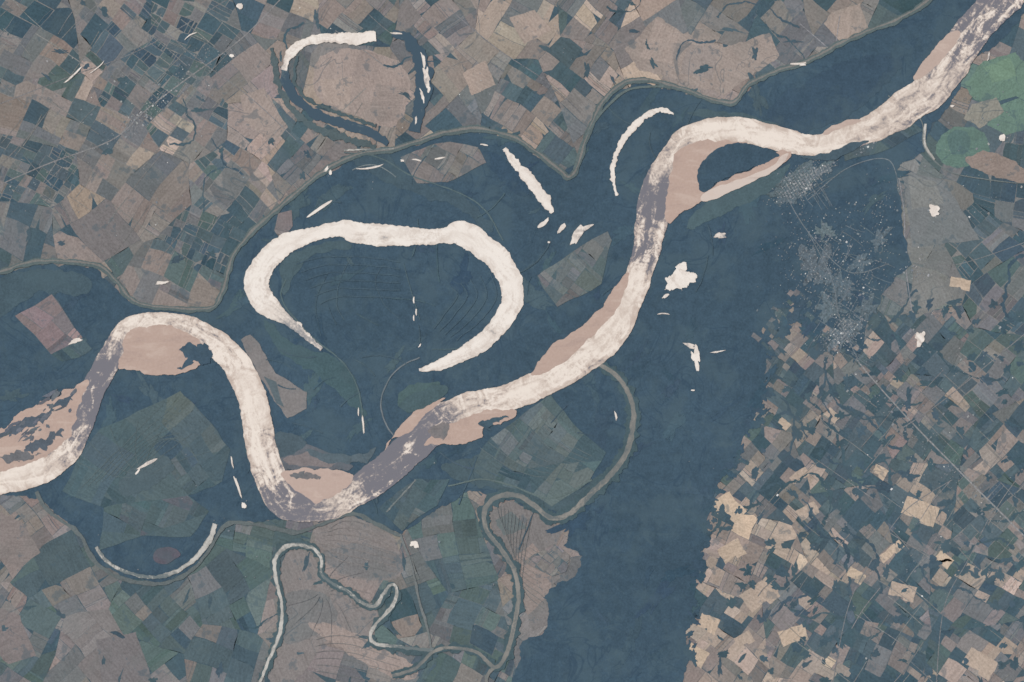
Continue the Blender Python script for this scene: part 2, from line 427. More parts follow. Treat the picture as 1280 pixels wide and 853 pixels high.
F([(356,745),(400,740),(420,770),(380,800),(355,800)],(114,112,109),3,True)
F([(385,780),(440,790),(520,835),(500,850),(440,820)],(145,131,122),3,True)
F([(612,640),(640,625),(665,640),(705,660),(690,690),(715,700),(690,735),(685,780),(665,790),(645,720),(618,690)],(117,112,108),2,False)
F([(640,700),(665,680),(690,700),(690,740),(660,770),(648,735)],(136,123,115),2,False)
F([(618,650),(640,640),(660,660),(630,670)],(100,106,104),2,False)
F([(0,640),(30,655),(50,690),(25,710),(-20,690)],(126,116,110))
F([(0,760),(25,770),(45,820),(10,830),(-20,800)],(120,111,107));F([(120,800),(170,790),(190,850),(130,870)],(114,109,107))
fx.build('harvested_field',M_field)

# fine farm tracks
rd=MB()
zz=0.1
def zroad(pts,w=1.1,c=(132,130,130),amp=.1):
    global zz
    zz+=0.0005
    ribbon(rd,[(*p,w) for p in pts],zz,lin(c),amp,1,4,seed=random.random()*50)
zroad([(1040,405),(1075,455),(1130,518),(1200,590),(1250,640),(1330,720)],1.7,(134,132,129))
zroad([(1122,215),(1130,265),(1132,330),(1140,390)],1.2)
zroad([(1060,410),(1085,370),(1110,320),(1128,285)],1.0)
zroad([(-20,240),(60,205),(140,175),(180,140),(225,105),(300,50),(350,0)],1.4,(128,125,122))
zroad([(0,130),(90,95),(180,60),(300,-10)],.9,(118,117,116))
zroad([(370,175),(310,120),(230,60),(170,0)],.9,(118,117,116))
zroad([(560,10),(620,60),(680,100),(725,140)],1.0,(116,115,115))
zroad([(1000,30),(1060,80),(1110,110)],1.0);zroad([(960,120),(1030,95),(1050,20)],.9)
zroad([(1145,330),(1200,330),(1290,300)],.8,(118,118,116));zroad([(1120,540),(1180,500),(1290,410)],1.1,(118,117,115))
zroad([(1190,600),(1130,640),(1090,700),(1060,760),(1040,860)],1.0,(114,114,113))
zroad([(1240,640),(1210,700),(1180,760),(1170,860)],1.0,(114,114,113))
for k in range(130):
    if random.random()<.55: x,y=random.uniform(960,1300),random.uniform(440,860)
    else: x,y=random.uniform(-10,460),random.uniform(-10,330)
    a=math.radians(random.choice([40,130])+random.uniform(-8,8)); l=random.uniform(30,90)
    if x>900 and x<900+(860-y)*.15+20: continue
    zroad([(x,y),(x+l*.5*math.cos(a)+random.uniform(-3,3),y+l*.5*math.sin(a)),(x+l*math.cos(a),y+l*math.sin(a))],random.uniform(.5,.95),jit((122,120,116),8),.3)
rd.build('road',M_road)

# wooded creeks in farmland
ck=MB()
z=0.075
for k in range(46):
    east=k<32
    if east: x,y=random.uniform(930,1280),random.uniform(380,860)
    else: x,y=random.choice([(random.uniform(0,400),random.uniform(0,300)),(random.uniform(500,1000),random.uniform(0,110)),(random.uniform(0,560),random.uniform(740,860))])
    a=random.uniform(0,6.28);pts=[]
    for i in range(random.randint(6,14)):
        pts.append((x,y,random.uniform(1.2,5) if east else random.uniform(1,3)))
        a+=random.uniform(-.8,.8); x+=11*math.cos(a);y+=11*math.sin(a)
    z+=0.0003
    ribbon(ck,pts,z,lin(jit((66,83,90),4)),.6,1,2,.2,seed=k,absn=1.0)
for k in range(260):
    x,y=random.uniform(890,1290),random.uniform(370,860)
    z+=0.00005
    blob(ck,x,y,random.uniform(2,10),random.uniform(2,6),random.uniform(0,180),z,lin(jit((66,83,90),4)),.7,1.6)
for k in range(70):
    x,y=random.choice([(random.uniform(0,420),random.uniform(0,330)),(random.uniform(500,1000),random.uniform(0,130)),(random.uniform(0,600),random.uniform(700,860))])
    z+=0.00005
    blob(ck,x,y,random.uniform(3,11),random.uniform(1.5,4),random.uniform(0,180),z,lin(jit((69,85,91),4)),.7,1.6)
ck.build('creek_woodland',M_forest)

# ---------------------------------------------------------------- forest
fo=MB()
FOR=(61,79,90)  # bluish cast is atmospheric haze put into the canopy colour
big=[(-260,345),(-40,345),(0,343),(60,328),(120,334),(162,378),(200,386),(262,387),(280,350),(296,318),(340,270),(400,220),(450,192),(492,188),(560,168),(600,164),(640,174),(700,216),(722,204),(742,152),(765,118),(800,101),(850,113),(912,132),(960,95),(1010,78),(1060,52),(1150,12),(1240,-80),(1400,-200),
(1450,-180),(1300,-10),(1262,40),(1240,62),(1215,75),(1200,110),(1180,140),(1160,165),(1155,190),(1120,210),(1130,290),(1137,330),(1110,360),(1085,400),(1075,440),(1040,425),(1010,410),(990,385),(965,385),(975,410),(958,440),(952,500),(925,560),(895,610),(875,690),(864,760),(858,830),(850,900),(840,1000),(560,1000),(620,880),(645,840),(652,800),(682,786),(686,762),(676,748),(696,728),(722,720),(727,694),(704,682),(716,664),
(700,652),(670,640),(640,625),(590,612),(540,640),(505,668),(440,645),(400,652),(340,650),(285,655),(262,690),(235,715),(200,730),(150,722),(122,700),(105,675),(50,622),(0,618),(-260,640)]
poly(fo,big,0.15,lin(FOR),4.5,0.06,False,2)
fo.build('forest',M_flood)
fe=MB()
edge=[(1075,440),(1040,428),(1010,412),(990,387),(975,410),(958,440),(952,500),(925,560),(895,610),(875,690),(864,760),(858,830)]
ez=.16
for a_,b_ in zip(edge,edge[1:]):
    for k in range(9):
        t=random.random(); ez+=.0003
        blob(fe,a_[0]+(b_[0]-a_[0])*t+random.uniform(-3,9),a_[1]+(b_[1]-a_[1])*t+random.uniform(-4,4),random.uniform(3,11),random.uniform(2,6),random.choice([40,-50])+random.uniform(-15,15),ez,lin(jit(FOR,2)),.7,1.6)
fe.build('bluff_woodland',M_forest)
cl=MB(); ez=.2
for k in range(26):
    ez+=.0004
    i=random.randrange(0,5);t=random.random()
    x=edge[i][0]+(edge[i+1][0]-edge[i][0])*t+random.uniform(-14,10);y=edge[i][1]+(edge[i+1][1]-edge[i][1])*t-random.uniform(0,26)
    w=random.uniform(4,13);h=random.uniform(3,9);a=math.radians(40)
    q=[(x+w*u*math.cos(a)-h*v*math.sin(a),y+w*u*math.sin(a)+h*v*math.cos(a)) for u,v in ((-.5,-.5),(.5,-.5),(.5,.5),(-.5,.5))]
    poly(cl,q,ez,lin(jit(random.choice([GR,GB,DK2,BR,GN]),5)),1.5,.15,False,1.5,k)
cl.build('clearing',M_field)
# stands of timber of different density standing in the flood water
fs_=MB(); fz_=.2302
for k in range(230):
    x,y=random.uniform(-10,1120),random.uniform(90,860)
    if not inside((x,y),big): continue
    fz_+=.0001
    bl=x>790+ (0 if y<500 else -60) and y>260
    a=random.uniform(-70,-20) if random.random()<.6 else random.uniform(0,180)
    s=random.uniform(6,26)
    blob(fs_,x,y,s,s*random.uniform(.12,.5),a,fz_,lin(jit(random.choice([(57,75,87),(59,77,89),(64,82,92)]) if bl else random.choice([(54,72,85),(58,76,88),(66,84,92),(70,87,92)]),1.5)),.8,1.7)
fs_.build('timber_stand',M_flood)
fo2=MB()
zz2=0.17+.09
def G(pts,c,amp=3,smooth=True,mb=fo2,sc=.06):
    global zz2
    zz2+=0.0007
    poly(mb,pts,zz2,lin(c),amp,sc,smooth,2.5,zz2*100)
G([(330,400),(370,430),(420,450),(450,490),(455,520),(430,500),(400,470),(350,440)],(67,86,89),5)
G([(500,490),(530,478),(550,482),(520,508),(500,510)],(74,92,91))
G([(360,320),(420,300),(440,310),(390,320),(365,350),(355,370),(350,345)],(71,87,91))
G([(590,190),(625,195),(660,235),(650,245),(615,215)],(57,75,88))
G([(0,350),(60,335),(110,350),(100,370),(50,365),(15,390),(-20,400)],(69,85,91),5)
G([(430,195),(480,192),(520,225),(580,245),(620,290),(600,285),(560,255),(500,235)],(67,83,90),6)
G([(860,140),(910,140),(960,150),(1000,165),(1000,172),(930,150),(880,148)],(71,87,91))
G([(990,165),(1050,150),(1090,120),(1120,95),(1130,70),(1080,70),(1020,95),(960,135)],(58,75,87),6)
G([(870,265),(920,235),(965,215),(990,205),(960,240),(920,262),(880,280),(860,290)],(75,92,95),5)
G([(555,580),(620,570),(640,600),(700,620),(760,590),(740,620),(690,640),(630,615),(570,600)],(71,86,90),5)

# flood plain fields
ff=MB(); zf=[0.28]
def FP(pts,pal,ang,mn,mx,gap=.4,back=DK2,strip=.5):
    put(ff,pts,zf[0],back); patchwork(ff,pts,ang,mn,mx,pal,gap,zf[0]+0.003,strip); zf[0]+=0.006
dg=[((66,83,90),3),((71,87,91),3),((77,91,93),3),((85,96,96),1.5),((94,101,99),.6)]
FP([(205,495),(222,488),(290,560),(280,600),(235,620),(190,560)],dg,50,16,60,.4,(80,94,95))
FP([(130,535),(205,495),(190,560),(235,620),(130,640),(75,612)],dg,35,20,80,.4,(80,94,95))
FP([(120,690),(130,640),(235,620),(262,640),(240,672),(180,670)],dg+[((90,94,97),1)],25,14,50,.5,(78,93,95))
br=[((90,94,97),1),((113,104,104),2),((125,111,108),3),((135,119,112),1.5)]
FP([(22,396),(62,368),(98,420),(62,446)],br,40,18,36,.8,(90,98,100))
FP([(62,446),(98,420),(110,432),(95,445),(75,452)],dg,40,10,30)
FP([(612,548),(690,497),(735,540),(700,580),(660,585)],[((72,90,93),2),((85,97,97),3),((98,105,103),2),((114,111,107),1.0)],38,12,40,.5,(70,87,91))
FP([(700,580),(735,540),(762,562),(740,600),(690,632),(665,618),(660,585)],[((77,93,94),3),((88,100,98),3),((98,106,103),2)],28,14,60,.5,(70,87,91))
FP([(600,560),(612,548),(660,585),(665,618),(630,605),(590,590)],dg,28,12,40)
FP([(665,345),(722,310),(758,290),(766,300),(750,355),(690,384)],[((86,96,96),2),((96,101,99),3),((108,107,104),3)],40,12,34,.5,(76,91,93))
gb=[(GR,2),(GB,3),((122,114,109),3),((133,121,113),1)]
FP([(500,200),(560,178),(600,186),(610,205),(560,232),(520,232)],gb,30,16,40,.5)
FP([(470,640),(520,600),(560,600),(550,635),(505,664)],dg,30,14,34)
FP([(345,285),(352,265),(368,262),(366,282),(352,298)],gb,20,14,30)
FP([(652,704),(690,680),(712,694),(708,716),(690,724)],gb,40,8,16,1.0)
FP([(1050,160),(1130,150),(1150,165),(1100,195),(1050,200)],dg,40,16,40)
ff.build('flood_plain_field',M_field)
zz2=0.37
G([(300,425),(312,418),(325,432),(345,468),(384,490),(382,512),(360,524),(345,505),(325,470)],(117,112,108),2,False)
G([(330,470),(345,478),(355,510),(346,505)],(85,95,97),1,False)
G([(345,560),(380,555),(430,575),(440,588),(400,590),(360,588),(330,575)],(93,96,99),4)
G([(355,572),(390,566),(420,580),(380,585)],(118,110,107),4)
G([(380,562),(440,568),(470,560),(460,575),(420,580)],(83,94,98),5)
G([(500,505),(545,480),(560,490),(520,515)],(71,88,90),3)
G([(345,540),(385,552),(350,572),(335,555)],(73,86,91),4)
G([(196,688),(215,684),(226,695),(205,704),(192,698)],(88,84,90),2)
G([(150,600),(200,570),(215,590),(160,620)],(77,90,93),4)
fo2.build('riparian_woodland',M_forest)

# meander scroll ridges
sc=MB(); zs=[0.4]
def line(pts,w,c,amp=.3,mb=sc,smooth=True):
    zs[0]+=0.0006
    ribbon(mb,[(*p,w) if len(p)==2 else p for p in pts],zs[0],lin(c),amp,1,3,.08,seed=zs[0]*77,wn=1.5)
SCR=(66,83,92)
for k in range(6):
    d=k*10
    line([(370+d*.6,330+d),(400+d*.4,322+d),(450,322+d),(500,328+d*.9)],1.4,SCR,.6)
for k in range(5):
    d=k*12
    line([(612-d,340+d*.4),(620-d,370),(600-d*.9,400-d*.2),(570-d*.6,425-d*.3)],1.4,SCR,.6)
line([(440,320),(425,350),(420,380),(430,400)],.8,(75,91,97));line([(505,330),(518,380),(525,400)],.8,(79,95,99))
line([(500,400),(480,380),(470,350),(480,330)],.6,(73,89,96));line([(400,420),(395,380),(410,340)],.6,(71,88,95))
line([(358,350),(352,370),(365,395),(400,430),(430,455),(448,490),(455,540)],1.6,(83,98,98))
line([(430,190),(470,196),(520,222),(570,240),(605,262),(630,300)],1.4,(85,99,99))
line([(440,212),(455,206),(475,208),(495,222)],1.2,(113,120,119))
line([(525,448),(500,460),(483,480),(477,505),(482,530),(492,545)],1.6,(107,112,113))
line([(540,436),(590,432),(625,400),(640,370)],1,(77,93,96))
for k in range(9):
    d=k*9
    line([(100+d,610-d*.3),(150+d,560-d*.2),(205+d*.6,505+d)],.7,(86,97,97),.6)
for k in range(7):
    a=math.radians(190+k*22)
    line([(180+12*math.cos(a),600+10*math.sin(a)),(180+45*math.cos(a),600+35*math.sin(a)),(180+95*math.cos(a+.15),600+75*math.sin(a+.15))],.6,(86,97,97),.6)
for k in range(10):
    d=k*8
    line([(620+d*.6,630+d*.3),(632+d*.3,660+d),(672+d*.1,690+d)],.5,(108,108,105),.6)
for k in range(8):
    d=k*7
    line([(600+d*1.5,560-d),(650+d,590-d*.9),(710+d*.6,600-d*.6)],.6,(95,103,102),.5)
for k in range(9):
    a=math.radians(-70+k*28)
    line([(405+8*math.cos(a),740+8*math.sin(a)),(405+25*math.cos(a),740+25*math.sin(a)),(405+58*math.cos(a+.2),745+58*math.sin(a+.2))],.5,(114,111,108),.5)
for k in range(7):
    line([(395+k*3,690-k*5),(440,705-k*9),(495,715-k*7)],.6,(130,122,116),.5)
for k in range(6):
    line([(395,800+k*8),(430,795+k*10),(500,815+k*9)],.6,(114,112,108),.5)
for k in range(60):
    x,y=random.uniform(330,1010),random.uniform(120,640)
    if not inside((x,y),big): continue
    if x>800 and y>330 and random.random()<.8: continue
    a=random.uniform(0,6.28);cv=random.uniform(-.2,.2);pts=[]
    for i in range(random.randint(4,9)):
        pts.append((x,y,random.uniform(.5,1.8)));a+=cv;x+=8*math.cos(a);y+=8*math.sin(a)
    line(pts,1,jit(random.choice([(66,83,91),(69,86,93)]),1.5),.6)
sc.build('meander_scroll',M_forest)

lv=MB()
LV2=(88,98,96)
lev=[(-60,350),(0,342),(30,330),(60,326),(120,332),(145,352),(165,376),(200,384),(262,386),(278,365),(290,322),(310,295),(340,268),(400,218),(445,194),(492,187),(530,175),(560,166),(600,162),(640,172),(672,192),(700,214),(712,222),(724,204),(738,160),(762,118),(798,100),(850,111),(912,130),(935,108),(960,94),(1010,76),(1060,50),(1110,30),(1150,8),(1180,-20)]
line([(x,y,7) for x,y in lev],7,LV2,.3,lv); line([(x,y-1,2) for x,y in lev],2,(118,115,109),.5,lv)
lev2=[(45,615),(62,640),(100,670),(118,700),(150,722),(200,730),(238,715),(262,685),(285,655),(330,658),(370,665),(400,655),(440,642),(470,655),(500,670)]
line([(x,y,5) for x,y in lev2],5,(94,100,98),.35,lv)
line([(500,668),(512,700),(522,745),(535,785),(540,815)],3,(108,111,108),.25,lv)
line([(560,608),(600,600),(640,608),(690,622),(740,600)],1.8,(92,104,101),.3,lv)
line([(1110,120),(1150,150),(1155,185),(1190,215),(1260,228),(1300,230)],1.4,(104,109,106),.3,lv)
line([(718,212),(728,180),(752,142),(785,112),(830,108)],3,(94,104,101),.3,lv)
lv.build('levee',M_plain)

# ---------------------------------------------------------------- water
cm=(0.0,0.0,0)
r=MB()
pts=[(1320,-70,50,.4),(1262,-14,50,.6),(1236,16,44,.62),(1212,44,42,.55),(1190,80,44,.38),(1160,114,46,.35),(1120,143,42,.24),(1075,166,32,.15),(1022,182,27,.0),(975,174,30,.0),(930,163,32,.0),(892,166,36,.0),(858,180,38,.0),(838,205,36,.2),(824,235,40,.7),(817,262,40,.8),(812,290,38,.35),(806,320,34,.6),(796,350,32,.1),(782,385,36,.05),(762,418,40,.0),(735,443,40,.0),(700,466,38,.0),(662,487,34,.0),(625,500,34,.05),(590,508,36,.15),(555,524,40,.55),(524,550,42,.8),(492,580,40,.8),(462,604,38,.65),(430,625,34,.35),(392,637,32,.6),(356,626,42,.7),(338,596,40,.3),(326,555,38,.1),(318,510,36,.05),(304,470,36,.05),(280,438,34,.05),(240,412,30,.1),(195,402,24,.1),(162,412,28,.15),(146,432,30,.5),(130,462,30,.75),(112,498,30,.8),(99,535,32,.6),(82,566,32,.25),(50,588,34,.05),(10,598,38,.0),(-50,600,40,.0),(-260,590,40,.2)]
ribbon(r,[p[:3] for p in pts],0.55,cm,.07,12,2,.035,no_glint=[p[3] for p in pts],seed=2,absn=.8)
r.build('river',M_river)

lk=MB()
ox=[(402,437,4,.5),(385,422,8,.5),(364,404,11,.5),(344,390,22,.25),(326,372,31,0),(321,350,31,0),(334,325,28,0),(360,304,25,0),(400,291,17,0),(430,286,21,0),(445,291,27,0),(470,294,28,0),(500,295,24,0),(540,296,19,0),(560,294,21,0),(574,292,31,0),(598,303,31,0),(622,325,31,0),(638,352,29,0),(640,378,27,0),(625,405,24,0),(600,430,21,0),(570,447,17,0),(548,457,13,0),(524,463,3,.2)]
ribbon(lk,[p[:3] for p in ox],0.505,cm,.07,8,2,.04,no_glint=[p[3] for p in ox],seed=9,absn=1.5)
lk.build('oxbow_lake',M_lake)
l2=MB()
a=[(470,46,12,0),(440,48,14,0),(405,48,11,.1),(378,55,11,0),(362,68,11,.1),(355,88,6,.4)]
ribbon(l2,[p[:3] for p in a],0.502,cm,.15,6,2,.06,no_glint=[p[3] for p in a],seed=4,absn=1.8); l2.build('oxbow_lake',M_lake)
l3=MB()
a=[(356,84,8,.6),(358,105,12,.9),(372,125,12,1),(395,143,12,1),(430,155,12,1),(460,165,11,1),(485,180,8,1)]
ribbon(l3,[p[:3] for p in a],0.496,cm,.2,4,2.5,.06,no_glint=[p[3] for p in a],seed=5,absn=1.5)
a=[(490,42,8,.9),(505,46,12,.9),(518,60,15,1),(528,85,20,1),(530,110,20,1),(524,135,15,1),(518,165,12,1)]
ribbon(l3,[p[:3] for p in a],0.499,cm,.25,4,2.5,.08,no_glint=[p[3] for p in a],seed=15,absn=2)
l3.build('oxbow_slough',M_dark)
ot=MB()
ribbon(ot,[(340,60,4),(346,95,8),(362,132,8),(390,158,8),(430,172,9),(470,184,6)],.49,lin((82,93,93)),.5,1,2,.1,seed=4,absn=1.5)
ribbon(ot,[(372,70,3),(368,100,5),(382,122,4),(400,132,4),(436,146,4),(470,158,4)],.4905,lin((76,89,90)),.5,1,2,.1,seed=6,absn=1.5)
ot.build('lakeside_trees',M_forest)
l4=MB()
for j,a in enumerate([[(842,143,2,.2),(825,138,6,.0),(805,147,7,0),(788,163,9,.1),(775,182,6,.1),(767,205,5,.1),(766,222,5,.1),(771,245,2,.1)],
   [(630,186,4,.2),(642,202,10,0),(658,220,13,0),(672,238,14,.1),(684,256,12,0),(691,266,4,0)]]):
    ribbon(l4,[p[:3] for p in a],0.508+j*.003,cm,.2,4,2,.08,no_glint=[p[3] for p in a],seed=21+j,absn=2.2)
l4.build('oxbow_lake',M_lake)
pd=MB(); zp=[0.515]
def pond(x,y,rx,ry,ang,amp=.3,mb=pd,k=1.2):
    zp[0]+=0.0004
    if max(rx,ry)<12: rx*=.85; ry*=.85
    blob(mb,x,y,rx,ry,ang,zp[0],(random.uniform(0,.25),0.4,0),amp,k)
for t in [(680,279,10,3.0,-40,.3),(702,286,10,3.2,-55,.45),(724,291,15,5,-48,.6),(900,294,9,4,-8,.45),(829,392,9,1,0,.3),(832,370,6,2,-30,.3),(870,448,5,14,-10,.7),(862,432,9,3,20,.6),(866,488,3,1.2,0,.3),(897,440,10,1.2,-10,.4),
  (398,262,20,2,-34,.25),(463,210,16,1.1,-10,.4),(408,212,5,2,-50,.3),(413,216,2,4,0,.3),(503,201,3,2,0,.5),(521,200,7,1.2,10,.3),(550,198,8,1.3,-10,.4),(605,181,6,1.2,10,.4),(95,426,10,3,-15,.4),(203,354,9,2.4,-8,.6),(184,580,14,2.2,-28,.3),(172,590,6,1.5,-50,.3),
  (517,375,1,5,0,.3),(520,390,1,5,0,.3),(517,398,1,4,0,.3),(525,432,1,3,30,.3),(448,515,1,6,0,.3),(454,530,1.2,12,-5,.3),(770,520,1.4,7,-10,.3),(686,303,2,1.5,0,.3),(998,80,12,1.2,-5,.3),(1004,81,5,1.4,0,.3),
  (530,75,2,11,-12,.5),(533,95,3.4,12,-8,.6),(528,120,2.2,9,-15,.6),(520,150,1.6,6,0,.5),(536,112,2.4,5,0,.5),(495,42,8,1.4,5,.5),(90,96,16,1.1,-42,.3),(238,44,9,1,-30,.5),(122,85,12,.7,-40,.4),
  (1168,264,9,7,20,.5),(1150,423,7,11,10,.6),(1252,172,5,6,10,.5),(1190,133,3,1.5,0,.4),(518,680,6,5,0,.5),(290,70,3,2.4,0,.4),(300,8,5,5,20,.4),(1236,70,1.2,8,10,.4),
  (375,405,5,2,40,.3),(385,418,5,2,40,.3),(290,578,1.2,9,-10,.4),(298,610,1.5,13,-18,.4),(305,632,3,4,-20,.4)]:
    pond(*t)
star=[(832,352),(842,342),(846,334),(851,329),(856,326),(859,338),(872,346),(864,356),(852,362),(838,365),(830,360)]
zp[0]+=.001; fill(pd,rough_outline(star,4,.15,False,1.5),zp[0],(0,.2,0))
pd.build('pond',M_lake)

ce=MB()
def creek(a,z,mb=ce,amp=.3,sd=1,k=1.0): ribbon(mb,[(p[0],p[1],p[2]*k) for p in a],z,cm,amp,3,2,.1,no_glint=[p[3] for p in a],seed=sd,absn=.5)
creek([(322,860,4,0),(335,828,5,0),(350,790,6,0),(352,755,5,.1),(345,725,6,0),(344,700,6,0),(355,685,7,.1),(372,681,6,.2),(392,686,6,.4),(402,700,5,.5),(402,718,4,.6),(420,732,5,.6),(436,740,5,.5),(450,752,6,.4),(468,758,6,.3),(478,745,6,.3),(486,733,5,.2),(494,732,5,.1),(496,745,6,.1),(487,762,6,0),(470,780,5,.1),(463,795,6,.2),(470,805,6,.3),(495,808,5,.6),(525,812,5,.7),(542,812,6,.7)],.481,sd=3,k=.75)
creek([(269,655,6,0),(262,675,7,0),(245,697,6,0),(225,712,5,.2),(205,720,5,.6),(180,721,4,.8),(150,712,4,.6),(132,700,4,.4),(120,684,4,.3)],.483,sd=8)
creek([(492,186,2,.6),(430,188,2,.3)],.485,sd=8)
creek([(1157,155,3,.1),(1156,180,3,.1),(1168,200,3,.2)],.4865)
creek([(483,640,2,.6),(520,600,2,.7)],.4877)
ce.build('creek',M_creek)
mc=MB()
mud=[(746,455,6,.2),(765,465,8,.2),(780,482,8,.2),(791,508,9,.3),(790,540,10,.4),(782,568,10,.4),(762,595,10,.4),(738,618,10,.4),(715,640,10,.4),(690,648,9,.4),(668,632,9,.3),(645,619,9,.3),(620,622,9,.3),(606,638,9,.3),(608,662,8,.3),(625,685,8,.2),(642,712,8,.3),(648,745,8,.2),(642,785,8,.3),(632,820,8,.2),(618,834,7,.3),(595,815,6,.4),(560,810,6,.4),(540,816,6,.3),(520,835,6,.3),(490,845,6,.4)]
wd=MB(); ribbon(wd,[(p[0],p[1],p[2]*1.7) for p in mud],.47,lin((69,85,88)),.4,1,2,.1,seed=3,absn=1.2)
ribbon(wd,[(330,845,9),(350,790,11),(352,755,10),(345,720,11),(345,698,11),(357,684,12),(375,680,11),(394,687,10),(402,700,9),(402,718,9),(420,732,10),(436,740,10),(450,752,10),(468,759,10),(480,745,10),(490,732,9),(497,745,9),(485,765,10),(466,785,10)],.4705,lin((72,87,89)),.4,1,2,.1,seed=3,absn=1.2)
ribbon(wd,[(463,795,9),(470,806,10),(495,811,10),(525,815,9),(542,815,9)],.471,lin((71,86,88)),.4,1,2,.1,seed=6,absn=1.2)
wd.build('riverside_trees',M_forest)
creek(mud,.49,mc,.2,31,.68)
creek([(618,834,6,.3),(608,850,6,.3),(612,900,6,.3)],.4885,mc,.2,35,.68)
mc.build('muddy_creek',M_muddy)
isl=MB()
def I(pts,c,z,amp=2.5,sc_=.1,smooth=True): poly(isl,pts,z,lin(c),amp,sc_,smooth,2,z*50)
sb=MB()
SD=(170,146,131)
zb=[0.56]
def S(pts,c=SD,amp=3,sc_=.08):
    zb[0]+=.002; poly(sb,pts,zb[0],lin(c),amp,sc_,True,2,zb[0]*40)
S([(1192,38),(1200,44),(1180,72),(1160,92),(1142,100),(1150,82),(1172,56)],(172,151,137),2)
S([(1035,160),(1062,150),(1076,152),(1050,162),(1030,168)],(172,151,137),2)
S([(845,192),(870,178),(905,176),(935,178),(905,184),(885,200),(876,225),(882,238),(905,225),(940,212),(968,192),(990,190),(972,208),(935,222),(900,240),(870,256),(850,268),(836,278),(832,262),(836,230)],SD,3)
S([(785,342),(782,362),(768,392),(744,416),(714,446),(690,462),(666,470),(672,455),(690,432),(722,412),(748,388),(766,362)],SD,2.5)
S([(556,497),(525,512),(502,530),(484,556),(480,562),(486,550),(512,540),(530,520)],SD,2.5)
S([(530,552),(560,532),(590,518),(620,512),(645,514),(636,526),(605,534),(600,548),(565,556),(540,556)],SD,3)
S([(352,592),(380,586),(420,588),(442,596),(430,612),(400,628),(384,622),(360,604)],(174,151,137),3)
S([(158,418),(172,410),(210,408),(240,420),(258,438),(250,456),(225,466),(196,470),(172,464),(148,460),(152,440)],SD,3)
S([(-260,560),(-30,545),(20,520),(60,500),(95,482),(108,480),(98,510),(90,540),(70,560),(40,580),(0,588),(-30,590),(-260,580)],SD,4)
S([(876,246),(886,238),(925,224),(965,208),(975,196),(985,193),(970,212),(930,232),(895,248),(880,252)],(194,178,164),1.5)
sb.build('sandbar',M_sand)
I([(874,236),(872,215),(884,196),(905,181),(935,180),(968,190),(972,196),(945,208),(905,224),(884,240)],(61,79,90),.6,2.5)
I([(-20,545),(10,535),(45,520),(70,512),(50,528),(10,545)],(79,87,94),.602,6,.15)
I([(30,560),(55,545),(80,538),(70,552),(45,566)],(81,88,94),.604,6,.15)
I([(60,508),(85,495),(96,490),(80,508)],(73,84,92),.606,5,.15)
I([(0,572),(25,565),(50,568),(20,578)],(102,101,101),.608,5,.2)
I([(224,437),(246,430),(266,440),(262,452),(240,456),(222,462),(236,450)],(62,79,90),.61,5,.15)
I([(600,528),(625,520),(636,520),(618,530),(604,536)],(66,83,91),.612,4,.15)
I([(362,594),(385,590),(400,596),(380,600)],(110,106,104),.614,5,.2)
I([(536,536),(560,530),(556,548),(540,545)],(120,112,108),.616,4,.2)
I([(1000,196),(1030,192),(1060,180),(1085,176),(1040,200)],(70,85,92),.618,2)
for k in range(30):
    x=random.uniform(0,95);y=585-x*.75-random.uniform(5,45)
    blob(isl,x,y,random.uniform(2,9),random.uniform(.8,2.5),-38+random.uniform(-12,12),.62+k*.0005,lin(jit((90,94,98),10)),.5)
isl.build('island_woodland',M_forest)

# ---------------------------------------------------------------- town
ug=MB(); uz=.264
for (x,y,rx,ry,a) in [(1003,228,30,12,-30),(985,248,16,8,-40),(1025,215,16,7,-20),(1055,418,13,20,35),(1040,385,16,14,30),(1020,335,16,22,20),(1050,355,20,14,30),(1085,385,10,14,30),(1075,330,14,8,-40),(1030,290,12,9,20),(1100,300,8,12,20)]:
    uz+=.0003; blob(ug,x,y,rx,ry,a,uz,lin(jit((90,101,105),4)),.8,1.8)
ug.build('town_ground',M_urban)
tw=MB()
def box(mb,x,y,w,h,ang,H,col,z0):
    a=math.radians(ang);c,s=math.cos(a),math.sin(a)
    q=[]
    for u,v in ((-1,1),(1,1),(1,-1),(-1,-1)):
        X=w/2*u;Y=h/2*v; q.append(P(x+X*c-Y*s,y+X*s+Y*c))
    i=len(mb.v)
    ridge=H*1.35
    for p in q: mb.v.append((*p,z0))
    for p in q: mb.v.append((*p,z0+H))
    m1=((q[0][0]+q[3][0])/2,(q[0][1]+q[3][1])/2,z0+ridge);m2=((q[1][0]+q[2][0])/2,(q[1][1]+q[2][1])/2,z0+ridge)
    mb.v+= [m1,m2]
    fs=[(0,1,5,4),(1,2,6,5),(2,3,7,6),(3,0,4,7),(4,5,9,8),(6,7,8,9),(5,6,9),(7,4,8)]
    for f in fs:
        mb.f.append([i+k for k in f])
        for k in f: mb.c.append((*col,1));mb.uv.append((0,0))
def town(cx,cy,sx,sy,n,ang,big_=0.05,sz=(.5,1.15),zb_=.27,cols=((112,118,120),(128,129,128),(118,122,123),(146,145,141),(104,111,114)),wh=.03):
    for k in range(n):
        u=random.gauss(0,1)*sx;v=random.gauss(0,1)*sy;a=math.radians(ang)
        st=3.6
        if random.random()<.6: u=round(u/st)*st
        else: v=round(v/st)*st
        x=cx+u*math.cos(a)-v*math.sin(a);y=cy+u*math.sin(a)+v*math.cos(a)
        s=random.uniform(*sz)
        if random.random()<big_: s*=2.0
        c=random.choice(cols)
        if random.random()<wh: c=(205,202,194)
        box(tw,x,y,s*random.uniform(1,1.6),s,ang+random.choice([0,90]),.08,lin(jit(c,8)),zb_)
